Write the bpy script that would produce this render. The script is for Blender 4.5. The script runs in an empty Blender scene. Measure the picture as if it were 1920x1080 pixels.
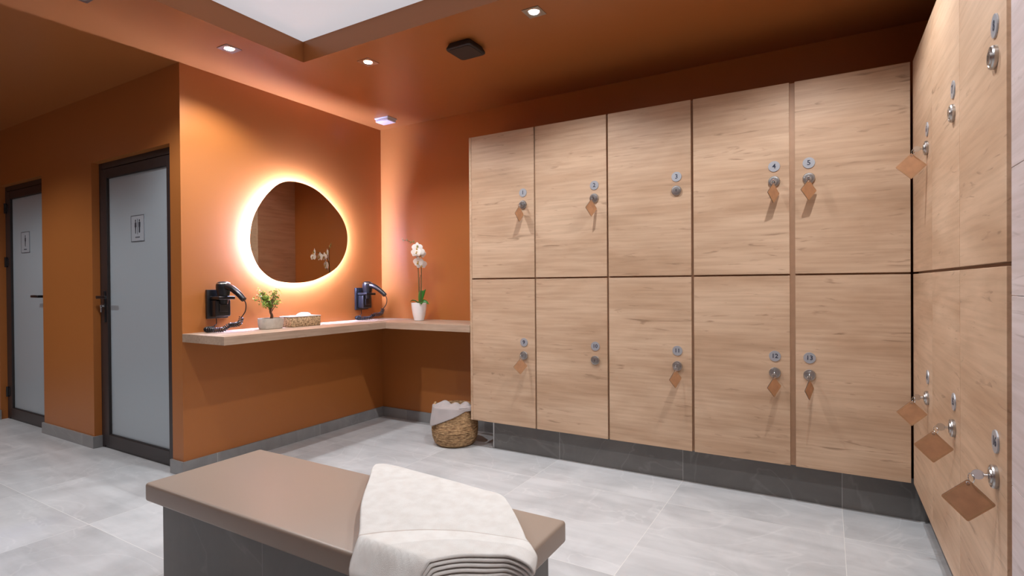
import bpy, bmesh, math, random
from mathutils import Vector, Matrix, noise
random.seed(7)
C = bpy.context.scene.collection
scn = bpy.context.scene
PI = math.pi

# ------------------------------------------------------------------ camera, world, exposure
H = 2.594                      # ceiling height
cam_d = bpy.data.cameras.new('camera'); cam = bpy.data.objects.new('camera', cam_d); C.objects.link(cam)
yaw, pit, roll = math.radians(30.2256), math.radians(-0.3669), math.radians(-0.4266)
fw = Vector((-math.sin(yaw), math.cos(yaw), 0)); rt = Vector((math.cos(yaw), math.sin(yaw), 0)); up = Vector((0, 0, 1))
fw, up = fw*math.cos(pit)+up*math.sin(pit), up*math.cos(pit)-fw*math.sin(pit)
rt, up = rt*math.cos(roll)+up*math.sin(roll), up*math.cos(roll)-rt*math.sin(roll)
M4 = Matrix((rt, up, -fw)).transposed().to_4x4(); M4.translation = Vector((3.5002, -3.6556, 1.19))
cam.matrix_world = M4
cam_d.sensor_width = 36; cam_d.lens = 1013.71/1920*36; cam_d.shift_y = -0.0006; cam_d.clip_start = 0.02
scn.camera = cam
w = bpy.data.worlds.new('world'); scn.world = w; w.use_nodes = True
w.node_tree.nodes['Background'].inputs[0].default_value = (0.9, 0.95, 1, 1)
w.node_tree.nodes['Background'].inputs[1].default_value = 0.02
scn.view_settings.view_transform = 'Standard'; scn.view_settings.look = 'None'
scn.view_settings.gamma = 1; scn.view_settings.use_curve_mapping = False
scn.view_settings.exposure = 0.0
SPOT_W = 67.0
SPOT_COL = (0.95, 0.97, 1.0)

# ------------------------------------------------------------------ materials
def mat(name):
    m = bpy.data.materials.new(name); m.use_nodes = True
    nt = m.node_tree; b = nt.nodes['Principled BSDF']
    return m, nt, b
def N(nt, t, **kw):
    n = nt.nodes.new(t)
    for k, v in kw.items(): setattr(n, k, v)
    return n
def simple(name, col, rough=.5, metal=0, spec=.5, bump=0, bscale=200, var=0, vscale=8, coat=0, sheen=0):
    m, nt, b = mat(name)
    b.inputs['Base Color'].default_value = (*col, 1); b.inputs['Roughness'].default_value = rough
    b.inputs['Metallic'].default_value = metal; b.inputs['Specular IOR Level'].default_value = spec
    b.inputs['Coat Weight'].default_value = coat; b.inputs['Sheen Weight'].default_value = sheen
    g = N(nt, 'ShaderNodeNewGeometry')
    if bump:
        t = N(nt, 'ShaderNodeTexNoise'); t.inputs['Scale'].default_value = bscale; t.inputs['Detail'].default_value = 4
        nt.links.new(g.outputs['Position'], t.inputs['Vector'])
        bp = N(nt, 'ShaderNodeBump'); bp.inputs['Strength'].default_value = bump; bp.inputs['Distance'].default_value = .002
        nt.links.new(t.outputs['Fac'], bp.inputs['Height']); nt.links.new(bp.outputs['Normal'], b.inputs['Normal'])
    if var:
        t = N(nt, 'ShaderNodeTexNoise'); t.inputs['Scale'].default_value = vscale; t.inputs['Detail'].default_value = 5
        nt.links.new(g.outputs['Position'], t.inputs['Vector'])
        r = N(nt, 'ShaderNodeValToRGB')
        r.color_ramp.elements[0].position = .3; r.color_ramp.elements[1].position = .7
        r.color_ramp.elements[0].color = (*[c*(1-var) for c in col], 1); r.color_ramp.elements[1].color = (*[min(1, c*(1+var)) for c in col], 1)
        nt.links.new(t.outputs['Fac'], r.inputs['Fac']); nt.links.new(r.outputs['Color'], b.inputs['Base Color'])
    return m
def emit(name, col, s):
    m, nt, b = mat(name); b.inputs['Base Color'].default_value = (*col, 1)
    b.inputs['Emission Color'].default_value = (*col, 1); b.inputs['Emission Strength'].default_value = s
    return m
def wood(name, c1, c2, c3, axis='X', rough=.5):
    """straight grained laminate, grain running along a horizontal world axis"""
    m, nt, b = mat(name); L = nt.links.new
    g = N(nt, 'ShaderNodeNewGeometry'); oi = N(nt, 'ShaderNodeObjectInfo')
    off = N(nt, 'ShaderNodeVectorMath', operation='SCALE'); off.inputs[0].default_value = (7.3, 5.1, 9.7); L(oi.outputs['Random'], off.inputs['Scale'])
    add = N(nt, 'ShaderNodeVectorMath', operation='ADD'); L(g.outputs['Position'], add.inputs[0]); L(off.outputs[0], add.inputs[1])
    def stretch(s):
        mp = N(nt, 'ShaderNodeMapping'); sc = {'X': (s[0], s[1], s[1]), 'Y': (s[1], s[0], s[1])}[axis]
        mp.inputs['Scale'].default_value = sc; L(add.outputs[0], mp.inputs['Vector']); return mp.outputs['Vector']
    n1 = N(nt, 'ShaderNodeTexNoise'); L(stretch((1.5, 5)), n1.inputs['Vector']); n1.inputs['Scale'].default_value = 1; n1.inputs['Detail'].default_value = 6; n1.inputs['Distortion'].default_value = .5
    n2 = N(nt, 'ShaderNodeTexNoise'); L(stretch((3, 60)), n2.inputs['Vector']); n2.inputs['Scale'].default_value = 1; n2.inputs['Detail'].default_value = 5; n2.inputs['Distortion'].default_value = .25
    n3 = N(nt, 'ShaderNodeTexNoise'); L(stretch((3.2, 26)), n3.inputs['Vector']); n3.inputs['Scale'].default_value = 1; n3.inputs['Detail'].default_value = 3; n3.inputs['Distortion'].default_value = 2.2
    r1 = N(nt, 'ShaderNodeValToRGB'); e = r1.color_ramp.elements; e[0].position = .33; e[0].color = (*c2, 1); e[1].position = .66; e[1].color = (*c1, 1)
    L(n1.outputs['Fac'], r1.inputs['Fac'])
    r2 = N(nt, 'ShaderNodeValToRGB'); e = r2.color_ramp.elements; e[0].position = .30; e[0].color = (.84, .82, .80, 1); e[1].position = .62; e[1].color = (1.03, 1.03, 1.03, 1)
    L(n2.outputs['Fac'], r2.inputs['Fac'])
    mx = N(nt, 'ShaderNodeMix', data_type='RGBA', blend_type='MULTIPLY'); mx.inputs['Factor'].default_value = .9
    L(r1.outputs['Color'], mx.inputs['A']); L(r2.outputs['Color'], mx.inputs['B'])
    r3 = N(nt, 'ShaderNodeValToRGB'); e = r3.color_ramp.elements; e[0].position = .25; e[0].color = (1, 1, 1, 1); e[1].position = .36; e[1].color = (0, 0, 0, 1)
    L(n3.outputs['Fac'], r3.inputs['Fac'])
    sc = N(nt, 'ShaderNodeMath', operation='MULTIPLY'); sc.inputs[1].default_value = .6; L(r3.outputs['Color'], sc.inputs[0])
    mx2 = N(nt, 'ShaderNodeMix', data_type='RGBA'); L(sc.outputs[0], mx2.inputs['Factor'])
    L(mx.outputs['Result'], mx2.inputs['A']); mx2.inputs['B'].default_value = (*c3, 1)
    L(mx2.outputs['Result'], b.inputs['Base Color']); b.inputs['Roughness'].default_value = rough
    b.inputs['Specular IOR Level'].default_value = .4
    bp = N(nt, 'ShaderNodeBump'); bp.inputs['Strength'].default_value = .12; bp.inputs['Distance'].default_value = .001
    L(n2.outputs['Fac'], bp.inputs['Height']); L(bp.outputs['Normal'], b.inputs['Normal'])
    return m
def tile(name, c_lo, c_hi, vein, grout, ux, uy, ox, oy, rough=.4, axes='XY', gw=.0025, vary=.12, grout_fac=1.0):
    """large stone-look tiles; ux, uy tile size, ox, oy a joint position; axes name the world axes used"""
    m, nt, b = mat(name); L = nt.links.new
    g = N(nt, 'ShaderNodeNewGeometry'); sp = N(nt, 'ShaderNodeSeparateXYZ'); L(g.outputs['Position'], sp.inputs[0])
    def math_(op, a, bb=None, v=None):
        n = N(nt, 'ShaderNodeMath', operation=op)
        if hasattr(a, 'is_linked'): L(a, n.inputs[0])
        else: n.inputs[0].default_value = a
        if bb is not None:
            if hasattr(bb, 'is_linked'): L(bb, n.inputs[1])
            else: n.inputs[1].default_value = bb
        return n.outputs[0]
    cells, masks = [], []
    for ax, u, o in ((axes[0], ux, ox), (axes[1], uy, oy)):
        q = math_('DIVIDE', math_('SUBTRACT', sp.outputs[ax], o), u)
        cells.append(math_('FLOOR', q)); fr = math_('SUBTRACT', q, cells[-1])
        d = math_('MINIMUM', fr, math_('SUBTRACT', 1.0, fr))
        masks.append(math_('LESS_THAN', d, gw/u/2))
    joint = math_('MAXIMUM', masks[0], masks[1])
    cb = N(nt, 'ShaderNodeCombineXYZ'); L(cells[0], cb.inputs[0]); L(cells[1], cb.inputs[1])
    wn = N(nt, 'ShaderNodeTexWhiteNoise', noise_dimensions='3D'); L(cb.outputs[0], wn.inputs['Vector'])
    shift = N(nt, 'ShaderNodeVectorMath', operation='SCALE'); L(wn.outputs['Color'], shift.inputs[0]); shift.inputs['Scale'].default_value = 31
    pos = N(nt, 'ShaderNodeVectorMath', operation='ADD'); L(g.outputs['Position'], pos.inputs[0]); L(shift.outputs[0], pos.inputs[1])
    n1 = N(nt, 'ShaderNodeTexNoise'); L(pos.outputs[0], n1.inputs['Vector']); n1.inputs['Scale'].default_value = 2.6; n1.inputs['Detail'].default_value = 9; n1.inputs['Roughness'].default_value = .62; n1.inputs['Distortion'].default_value = .8
    mp = N(nt, 'ShaderNodeMapping'); mp.inputs['Rotation'].default_value = (0, 0, .5); mp.inputs['Scale'].default_value = (2, 13, 4); L(pos.outputs[0], mp.inputs['Vector'])
    n2 = N(nt, 'ShaderNodeTexNoise'); L(mp.outputs[0], n2.inputs['Vector']); n2.inputs['Scale'].default_value = 1; n2.inputs['Detail'].default_value = 8; n2.inputs['Distortion'].default_value = .6
    mixn = math_('ADD', math_('MULTIPLY', n1.outputs['Fac'], .6), math_('MULTIPLY', n2.outputs['Fac'], .4))
    r = N(nt, 'ShaderNodeValToRGB'); e = r.color_ramp.elements; e[0].position = .36; e[0].color = (*c_lo, 1); e[1].position = .64; e[1].color = (*c_hi, 1); L(mixn, r.inputs['Fac'])
    # thin veins where a distorted noise crosses its middle value
    n3 = N(nt, 'ShaderNodeTexNoise'); L(pos.outputs[0], n3.inputs['Vector']); n3.inputs['Scale'].default_value = 1.5; n3.inputs['Detail'].default_value = 4; n3.inputs['Distortion'].default_value = 1.2
    vd = math_('ABSOLUTE', math_('SUBTRACT', n3.outputs['Fac'], .5))
    vr = N(nt, 'ShaderNodeValToRGB'); e = vr.color_ramp.elements; e[0].position = 0; e[0].color = (.5, .5, .5, 1); e[1].position = .012; e[1].color = (0, 0, 0, 1); L(vd, vr.inputs['Fac'])
    vf = math_('MULTIPLY', vr.outputs['Color'], n1.outputs['Fac'])
    mv = N(nt, 'ShaderNodeMix', data_type='RGBA'); L(vf, mv.inputs['Factor']); L(r.outputs['Color'], mv.inputs['A']); mv.inputs['B'].default_value = (*vein, 1)
    hs = N(nt, 'ShaderNodeHueSaturation'); L(mv.outputs['Result'], hs.inputs['Color'])
    L(math_('ADD', math_('MULTIPLY', wn.outputs['Value'], vary), 1-vary/2), hs.inputs['Value'])
    mg = N(nt, 'ShaderNodeMix', data_type='RGBA'); L(math_('MULTIPLY', joint, grout_fac), mg.inputs['Factor']); L(hs.outputs['Color'], mg.inputs['A']); mg.inputs['B'].default_value = (*grout, 1)
    L(mg.outputs['Result'], b.inputs['Base Color'])
    rr = math_('ADD', math_('MULTIPLY', n1.outputs['Fac'], .25), rough-.12); L(rr, b.inputs['Roughness'])
    bp = N(nt, 'ShaderNodeBump'); bp.inputs['Strength'].default_value = .15; bp.inputs['Distance'].default_value = .002
    L(math_('SUBTRACT', mixn, joint), bp.inputs['Height']); L(bp.outputs['Normal'], b.inputs['Normal'])
    return m

M = {}
M['orange'] = simple('terracotta_paint', (.40, .136, .031), rough=.40, spec=.5, bump=.06, bscale=260, var=.02, vscale=1.5)
M['ceiling'] = simple('terracotta_ceiling_paint', (.36, .122, .032), rough=.36, spec=.5, bump=.03, bscale=260)
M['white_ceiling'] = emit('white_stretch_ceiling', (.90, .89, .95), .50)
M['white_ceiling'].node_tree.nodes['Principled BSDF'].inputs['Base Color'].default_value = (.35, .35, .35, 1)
M['floor'] = tile('grey_stone_floor_tiles', (.45, .46, .47), (.62, .63, .64), (.78, .78, .78), (.74, .74, .72), .8175, .8365, 2.748, -2.392, rough=.36)
M['plinth_tile'] = tile('dark_stone_plinth_tiles', (.115, .11, .105), (.175, .168, .16), (.3, .3, .29), (.42, .42, .41), .8175, 2.0, 1.9305, -1, rough=.35, axes='XZ')
M['plinth_tile_side'] = tile('dark_stone_plinth_tiles_side', (.115, .11, .105), (.175, .168, .16), (.3, .3, .29), (.42, .42, .41), .8365, 2.0, -2.392, -1, rough=.35, axes='YZ')
M['skirt_a'] = tile('grey_skirting_tiles', (.22, .22, .222), (.31, .31, .31), (.4, .4, .4), (.5, .5, .5), .8175, 3, .29, -1, axes='XZ', rough=.4)
M['skirt_b'] = tile('grey_skirting_tiles_side', (.22, .22, .222), (.31, .31, .31), (.4, .4, .4), (.5, .5, .5), .8365, 3, -.72, -1, axes='YZ', rough=.4)
M['bench_tile'] = tile('grey_bench_tiles', (.12, .12, .118), (.18, .18, .175), (.26, .26, .25), (.27, .27, .27), .645, 3, 1.268, -1, axes='XZ', rough=.45)
M['bench_tile_side'] = tile('grey_bench_tiles_side', (.12, .12, .118), (.18, .18, .175), (.26, .26, .25), (.27, .27, .27), .6, 3, -2.3, -1, axes='YZ', rough=.45)
oak = ((.585, .41, .28), (.45, .29, .182), (.20, .115, .065))
M['oak_x'] = wood('light_oak_laminate', *oak, axis='X')
M['oak_y'] = wood('light_oak_laminate_side', *oak, axis='Y')
M['shelf_wood'] = wood('counter_oak_laminate', (.50, .37, .275), (.38, .265, .19), (.2, .13, .085), axis='Y', rough=.45)
M['shelf_wood_x'] = wood('counter_oak_laminate_long', (.50, .37, .275), (.38, .265, .19), (.2, .13, .085), axis='X', rough=.45)
M['pale_wood'] = wood('pale_grey_wood_panel', (.62, .545, .54), (.53, .445, .44), (.3, .23, .22), axis='Y', rough=.5)
M['carcass'] = simple('brown_locker_carcass', (.42, .245, .145), rough=.55, var=.06, vscale=20)
M['dark_frame'] = simple('dark_brown_aluminium', (.030, .022, .022), rough=.38, spec=.5)
M['black'] = simple('black_plastic', (.010, .010, .012), rough=.28, spec=.5)
M['black_matte'] = simple('matte_black_plastic', (.018, .013, .012), rough=.55)
M['chrome'] = simple('chrome', (.72, .72, .72), rough=.16, metal=1)
M['steel'] = simple('brushed_steel', (.50, .49, .48), rough=.3, metal=1, bump=.08, bscale=900)
M['disc'] = simple('satin_number_disc', (.46, .475, .51), rough=.38, metal=.55)
M['navy'] = simple('navy_print', (.012, .016, .04), rough=.5)
M['leather'] = simple('tan_leather', (.50, .26, .135), rough=.5, bump=.15, bscale=500, var=.12, vscale=30)
M['leather_edge'] = simple('dark_leather_edge', (.03, .018, .012), rough=.6)
M['vinyl'] = simple('taupe_vinyl', (.315, .245, .195), rough=.38, spec=.45, bump=.05, bscale=600)
M['towel'] = None
M['pot_white'] = simple('white_glazed_ceramic', (.82, .81, .82), rough=.22)
M['pot_stone'] = simple('pale_stone_pot', (.50, .46, .40), rough=.75, bump=.2, bscale=150, var=.08, vscale=40)
M['soil'] = simple('potting_soil', (.05, .03, .02), rough=.95, bump=.8, bscale=120)
M['bark'] = simple('brown_bark', (.16, .085, .045), rough=.85, bump=.5, bscale=120)
M['stem'] = simple('green_orchid_stem', (.075, .085, .03), rough=.5)
M['orchid_leaf'] = simple('glossy_orchid_leaf', (.035, .16, .02), rough=.32)
M['petal'] = simple('white_orchid_petal', (.86, .83, .78), rough=.5)
M['lip'] = simple('yellow_orchid_lip', (.65, .42, .08), rough=.5)
M['bud'] = simple('olive_orchid_bud', (.32, .28, .10), rough=.5)
M['white_plastic'] = simple('white_plastic', (.80, .80, .82), rough=.3)
M['paper'] = simple('white_tissue', (.86, .84, .82), rough=.9)
M['frost'] = simple('frosted_glass', (.38, .44, .48), rough=.30, spec=.6)
M['grey_cloth'] = simple('grey_terry_towel', (.42, .37, .36), rough=.95, bump=1, bscale=380, sheen=.3)
M['lamp'] = emit('lamp_face', (1, .97, .93), 60)
M['led'] = emit('led_strip', (.47, .55, 1.0), 800)
M['sign_plate'] = simple('clear_sign_plate', (.40, .44, .48), rough=.25)
M['sign_ink'] = simple('dark_sign_ink', (.03, .035, .05), rough=.5)

m, nt, b = mat('smoked_mirror_glass'); M['mirror'] = m
b.inputs['Base Color'].default_value = (.50, .44, .38, 1); b.inputs['Metallic'].default_value = 1; b.inputs['Roughness'].default_value = .015

def weave_mat(name, c1, c2, sx, sz):
    m, nt, b = mat(name); L = nt.links.new
    tc = N(nt, 'ShaderNodeTexCoord')
    v = N(nt, 'ShaderNodeTexVoronoi'); v.inputs['Scale'].default_value = 1
    mp = N(nt, 'ShaderNodeMapping'); mp.inputs['Scale'].default_value = (sx, sx, sz); L(tc.outputs['Object'], mp.inputs['Vector']); L(mp.outputs[0], v.inputs['Vector'])
    n = N(nt, 'ShaderNodeTexNoise'); n.inputs['Scale'].default_value = 60; n.inputs['Detail'].default_value = 3; L(tc.outputs['Object'], n.inputs['Vector'])
    r = N(nt, 'ShaderNodeValToRGB'); e = r.color_ramp.elements; e[0].position = .1; e[0].color = (*c2, 1); e[1].position = .75; e[1].color = (*c1, 1)
    ad = N(nt, 'ShaderNodeMath', operation='SUBTRACT'); ad.inputs[0].default_value = 1.05; L(v.outputs['Distance'], ad.inputs[1])
    mu = N(nt, 'ShaderNodeMath', operation='MULTIPLY'); L(ad.outputs[0], mu.inputs[0]); L(n.outputs['Fac'], mu.inputs[1])
    m2 = N(nt, 'ShaderNodeMath', operation='MULTIPLY'); L(mu.outputs[0], m2.inputs[0]); m2.inputs[1].default_value = 1.7
    L(m2.outputs[0], r.inputs['Fac']); L(r.outputs['Color'], b.inputs['Base Color']); b.inputs['Roughness'].default_value = .8
    bp = N(nt, 'ShaderNodeBump'); bp.inputs['Strength'].default_value = .7; bp.inputs['Distance'].default_value = .004
    L(mu.outputs[0], bp.inputs['Height']); L(bp.outputs['Normal'], b.inputs['Normal'])
    return m
M['jute'] = weave_mat('woven_jute', (.60, .38, .19), (.17, .085, .035), 32, 170)
M['seagrass'] = weave_mat('woven_seagrass', (.66, .47, .27), (.13, .07, .03), 110, 150)

m, nt, b = mat('white_terry_towel'); M['towel'] = m
L = nt.links.new
uv = N(nt, 'ShaderNodeUVMap'); sp = N(nt, 'ShaderNodeSeparateXYZ'); L(uv.outputs[0], sp.inputs[0])
n = N(nt, 'ShaderNodeTexNoise'); n.inputs['Scale'].default_value = 900; n.inputs['Detail'].default_value = 2
n2 = N(nt, 'ShaderNodeTexNoise'); n2.inputs['Scale'].default_value = 22; n2.inputs['Detail'].default_value = 4
g = N(nt, 'ShaderNodeNewGeometry'); L(g.outputs['Position'], n.inputs['Vector']); L(g.outputs['Position'], n2.inputs['Vector'])
band = N(nt, 'ShaderNodeValToRGB'); band.color_ramp.interpolation = 'CONSTANT'
e = band.color_ramp.elements; e[0].position = 0; e[0].color = (1, 1, 1, 1); e[1].position = .690; e[1].color = (0, 0, 0, 1)
for p_, c_ in ((.700, .15), (.80, 1.0)):
    q = band.color_ramp.elements.new(p_); q.color = (c_, c_, c_, 1)
L(sp.outputs['Y'], band.inputs['Fac'])
line = N(nt, 'ShaderNodeValToRGB'); line.color_ramp.interpolation = 'CONSTANT'
e = line.color_ramp.elements; e[0].position = 0; e[0].color = (1, 1, 1, 1); e[1].position = .688; e[1].color = (.72, .66, .63, 1)
q = line.color_ramp.elements.new(.696); q.color = (1, 1, 1, 1)
L(sp.outputs['Y'], line.inputs['Fac'])
cr = N(nt, 'ShaderNodeValToRGB'); e = cr.color_ramp.elements; e[0].color = (.66, .63, .59, 1); e[1].color = (.73, .715, .68, 1); e[0].position = .3; e[1].position = .62; L(n2.outputs['Fac'], cr.inputs['Fac'])
mm = N(nt, 'ShaderNodeMix', data_type='RGBA', blend_type='MULTIPLY'); mm.inputs['Factor'].default_value = 1; L(cr.outputs['Color'], mm.inputs['A']); L(line.outputs['Color'], mm.inputs['B'])
L(mm.outputs['Result'], b.inputs['Base Color'])
hm = N(nt, 'ShaderNodeMath', operation='MULTIPLY'); L(n.outputs['Fac'], hm.inputs[0]); L(band.outputs['Color'], hm.inputs[1])
bp = N(nt, 'ShaderNodeBump'); bp.inputs['Strength'].default_value = .5; bp.inputs['Distance'].default_value = .003; L(hm.outputs[0], bp.inputs['Height']); L(bp.outputs['Normal'], b.inputs['Normal'])
b.inputs['Roughness'].default_value = .95; b.inputs['Sheen Weight'].default_value = .2; b.inputs['Specular IOR Level'].default_value = .2

# ------------------------------------------------------------------ mesh helpers
def T(x, y, z): return Matrix.Translation((x, y, z))
def R(a, ax): return Matrix.Rotation(a, 4, ax)
def box(bm, x0, x1, y0, y1, z0, z1, bevel=0, seg=2, mi=0, mtx=None):
    r = bmesh.ops.create_cube(bm, size=1)
    vs = r['verts']
    bmesh.ops.transform(bm, verts=vs, matrix=T((x0+x1)/2, (y0+y1)/2, (z0+z1)/2) @ Matrix.Diagonal((x1-x0, y1-y0, z1-z0, 1)))
    fs = set(f for v in vs for f in v.link_faces)
    if bevel:
        es = list(set(e for v in vs for e in v.link_edges))
        rb = bmesh.ops.bevel(bm, geom=es, offset=bevel, segments=seg, profile=.5, affect='EDGES')
        fs = set(rb['faces']) | set(f for f in fs if f.is_valid)
        vs = list(set(v for f in fs for v in f.verts))
        allf = set(f for v in vs for f in v.link_faces); fs = allf
    for f in fs: f.material_index = mi
    if mtx is not None: bmesh.ops.transform(bm, verts=list(set(v for f in fs for v in f.verts)), matrix=mtx)
    return fs
def cyl(bm, r1, r2, h, mtx, seg=32, mi=0, cap=True):
    """cone/cylinder from z=0 to z=h in local space, then mtx"""
    r = bmesh.ops.create_cone(bm, cap_ends=cap, segments=seg, radius1=r1, radius2=r2, depth=h)
    bmesh.ops.transform(bm, verts=r['verts'], matrix=mtx @ T(0, 0, h/2))
    for f in set(f for v in r['verts'] for f in v.link_faces): f.material_index = mi
def lathe(bm, prof, seg=40, mtx=None, mi=0, sx=1, sy=1, close=False):
    rings = []
    for (r, z) in prof:
        rings.append([bm.verts.new((r*math.cos(2*PI*i/seg)*sx, r*math.sin(2*PI*i/seg)*sy, z)) for i in range(seg)])
    vs = [v for q in rings for v in q]
    for a, bb in zip(rings[:-1], rings[1:]):
        for i in range(seg):
            f = bm.faces.new((a[i], a[(i+1) % seg], bb[(i+1) % seg], bb[i])); f.material_index = mi
    if prof[0][0] > 1e-5:
        f = bm.faces.new(list(reversed(rings[0]))); f.material_index = mi
    if prof[-1][0] > 1e-5:
        f = bm.faces.new(rings[-1]); f.material_index = mi
    if mtx is not None: bmesh.ops.transform(bm, verts=vs, matrix=mtx)
def tube(bm, pts, r, seg=10, mi=0, r1=None):
    pts = [Vector(p) for p in pts]; n = len(pts); rings = []
    t = (pts[1]-pts[0]).normalized(); a = Vector((0, 0, 1)) if abs(t.z) < .9 else Vector((1, 0, 0))
    u = t.cross(a).normalized()
    for i, p in enumerate(pts):
        t = (pts[min(i+1, n-1)]-pts[max(i-1, 0)]).normalized()
        u = (u - t*u.dot(t)).normalized(); v = t.cross(u)
        rr = r if r1 is None else r+(r1-r)*i/(n-1)
        if callable(r): rr = r(i/(n-1))
        rings.append([bm.verts.new(p+(u*math.cos(2*PI*k/seg)+v*math.sin(2*PI*k/seg))*rr) for k in range(seg)])
    for a, bb in zip(rings[:-1], rings[1:]):
        for i in range(seg):
            f = bm.faces.new((a[i], a[(i+1) % seg], bb[(i+1) % seg], bb[i])); f.material_index = mi
    bm.faces.new(list(reversed(rings[0]))).material_index = mi; bm.faces.new(rings[-1]).material_index = mi
def spline(pts, n=12, closed=False):
    P = [Vector(p) for p in pts]; out = []; m_ = len(P)
    rng = range(m_) if closed else range(m_-1)
    for i in rng:
        g = (lambda k: P[k % m_]) if closed else (lambda k: P[max(0, min(m_-1, k))])
        p0, p1, p2, p3 = g(i-1), g(i), g(i+1), g(i+2)
        for k in range(n):
            t = k/n
            out.append(.5*((2*p1)+(p2-p0)*t+(2*p0-5*p1+4*p2-p3)*t*t+(3*p1-p0-3*p2+p3)*t**3))
    if not closed: out.append(P[-1])
    return out
def prism(bm, pts2, d0, d1, fn, mi=0):
    """extrude a 2D outline between depth d0 and d1; fn(a, b, d) -> xyz"""
    A = [bm.verts.new(fn(a, b_, d0)) for a, b_ in pts2]; B = [bm.verts.new(fn(a, b_, d1)) for a, b_ in pts2]
    n_ = len(A); fs = [bm.faces.new(list(reversed(A))), bm.faces.new(B)]
    for i in range(n_): fs.append(bm.faces.new((A[i], A[(i+1) % n_], B[(i+1) % n_], B[i])))
    for f in fs: f.material_index = mi
def torus(bm, R_, r_, mtx, seg=24, s2=8, mi=0):
    rings = []
    for i in range(seg):
        a = 2*PI*i/seg
        rings.append([bm.verts.new(mtx @ Vector(((R_+r_*math.cos(2*PI*k/s2))*math.cos(a), (R_+r_*math.cos(2*PI*k/s2))*math.sin(a), r_*math.sin(2*PI*k/s2)))) for k in range(s2)])
    for i in range(seg):
        a, bb = rings[i], rings[(i+1) % seg]
        for k in range(s2):
            bm.faces.new((a[k], a[(k+1) % s2], bb[(k+1) % s2], bb[k])).material_index = mi
def new(): return bmesh.new()
def obj(name, bm, mats, parent=None, smooth=False, loc=None, angle=40):
    me = bpy.data.meshes.new(name)
    bmesh.ops.recalc_face_normals(bm, faces=bm.faces)
    bm.to_mesh(me); bm.free()
    for m_ in (mats if isinstance(mats, (list, tuple)) else [mats]): me.materials.append(M[m_])
    if smooth:
        me.shade_smooth()
        if angle: me.set_sharp_from_angle(angle=math.radians(angle))
    o = bpy.data.objects.new(name, me); C.objects.link(o)
    if parent is not None: o.parent = parent
    if loc is not None: o.location = loc
    return o
def thing(name, label, cat, loc=(0, 0, 0), rotz=0, group=None):
    o = bpy.data.objects.new(name, None); C.objects.link(o); o.empty_display_size = .05
    o.location = loc; o.rotation_euler = (0, 0, rotz); o['label'] = label; o['category'] = cat
    if group: o['group'] = group
    return o
def tag(o, label, cat, group=None):
    o['label'] = label; o['category'] = cat
    if group: o['group'] = group
    return o
def struct(name, bm, mats, parent=None, smooth=False):
    o = obj(name, bm, mats, parent, smooth)
    if parent is None: o['kind'] = 'structure'
    return o
def copy_tree(o, parent=None):
    c = o.copy(); C.objects.link(c)
    if parent is not None: c.parent = parent
    for ch in [k for k in o.children]: copy_tree(ch, c)
    return c
def text_bm(bm, s, size, mtx, mi, depth=.0006):
    cu = bpy.data.curves.new('t', 'FONT'); cu.body = s; cu.size = size; cu.align_x = 'CENTER'; cu.align_y = 'CENTER'
    cu.extrude = depth; cu.offset = size*.012; cu.resolution_u = 3
    o = bpy.data.objects.new('t', cu); C.objects.link(o)
    dg = bpy.context.evaluated_depsgraph_get(); me = bpy.data.meshes.new_from_object(o.evaluated_get(dg))
    me.transform(mtx)
    for p in me.polygons: p.material_index = mi
    bm.from_mesh(me)
    bpy.data.objects.remove(o); bpy.data.curves.remove(cu); bpy.data.meshes.remove(me)

# ------------------------------------------------------------------ the room
LW = -1.767                    # face of the wall with the two doors; mirror wall is x = 0, locker wall y = 0
XR = 4.30                      # wall behind the right-hand lockers
YB = -6.0                      # wall behind the camera
XL = -4.6
bm = new(); box(bm, XL-.1, XR+.1, YB-.1, .1, -.1, 0); struct('floor', bm, 'floor')
sx0, sx1, sy0, sy1, sz = .6556, 3.05, -4.6, -1.3626, 2.721
bm = new()
box(bm, XL-.1, sx0, YB-.1, .1, H, H+.145); box(bm, sx1, XR+.1, YB-.1, .1, H, H+.145)
box(bm, sx0, sx1, sy1, .1, H, H+.145); box(bm, sx0, sx1, YB-.1, sy0, H, H+.145)
struct('ceiling', bm, 'ceiling')
bm = new(); g0 = .012
box(bm, sx0+.007, sx1-.007, sy0+.007, sy1-.007, sz-.002, sz+.008)
lp = struct('ceiling_panel', bm, 'white_ceiling'); lp.name = 'trim_1'
bm = new(); box(bm, XL-.2, XR+.2, YB-.2, .2, H+.16, H+.2); struct('ceiling_slab', bm, 'black_matte').name = 'ceiling_upper'
bm = new(); box(bm, 0, XR+.1, 0, .1, 0, H); struct('wall_back', bm, 'orange')
bm = new(); box(bm, -.1, 0, LW+.1, .1, 0, H); struct('wall_mirror', bm, 'orange')
# wall with two door openings, door frames set back 48 mm
OP = [(-1.1795, -.1214), (-2.96, -2.0392)]; OH = 2.104
bm = new(); t0, t1 = LW, LW+.10
box(bm, -.1214, 0, t0, t1, 0, H)
box(bm, -1.1795, -.1214, t0, t1, OH, H); box(bm, -2.0392, -1.1795, t0, t1, 0, H)
box(bm, -2.96, -2.0392, t0, t1, OH, H); box(bm, XL, -2.96, t0, t1, 0, H)
bmesh.ops.remove_doubles(bm, verts=bm.verts, dist=1e-5)
struct('wall_doors', bm, 'orange')
bm = new(); box(bm, XL-.1, XL, YB, LW+.1, 0, H); struct('wall_left', bm, 'orange')
bm = new(); box(bm, XR, XR+.1, YB, 0, 0, H); struct('wall_right', bm, 'orange')
bm = new(); box(bm, XL, XR, YB-.1, YB, 0, H); struct('wall_front', bm, 'orange')
bt, bh = .014, .086
bm = new(); box(bm, 0, 1.41, -bt, 0, 0, bh, .001); struct('baseboard_back', bm, 'skirt_a')
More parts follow.
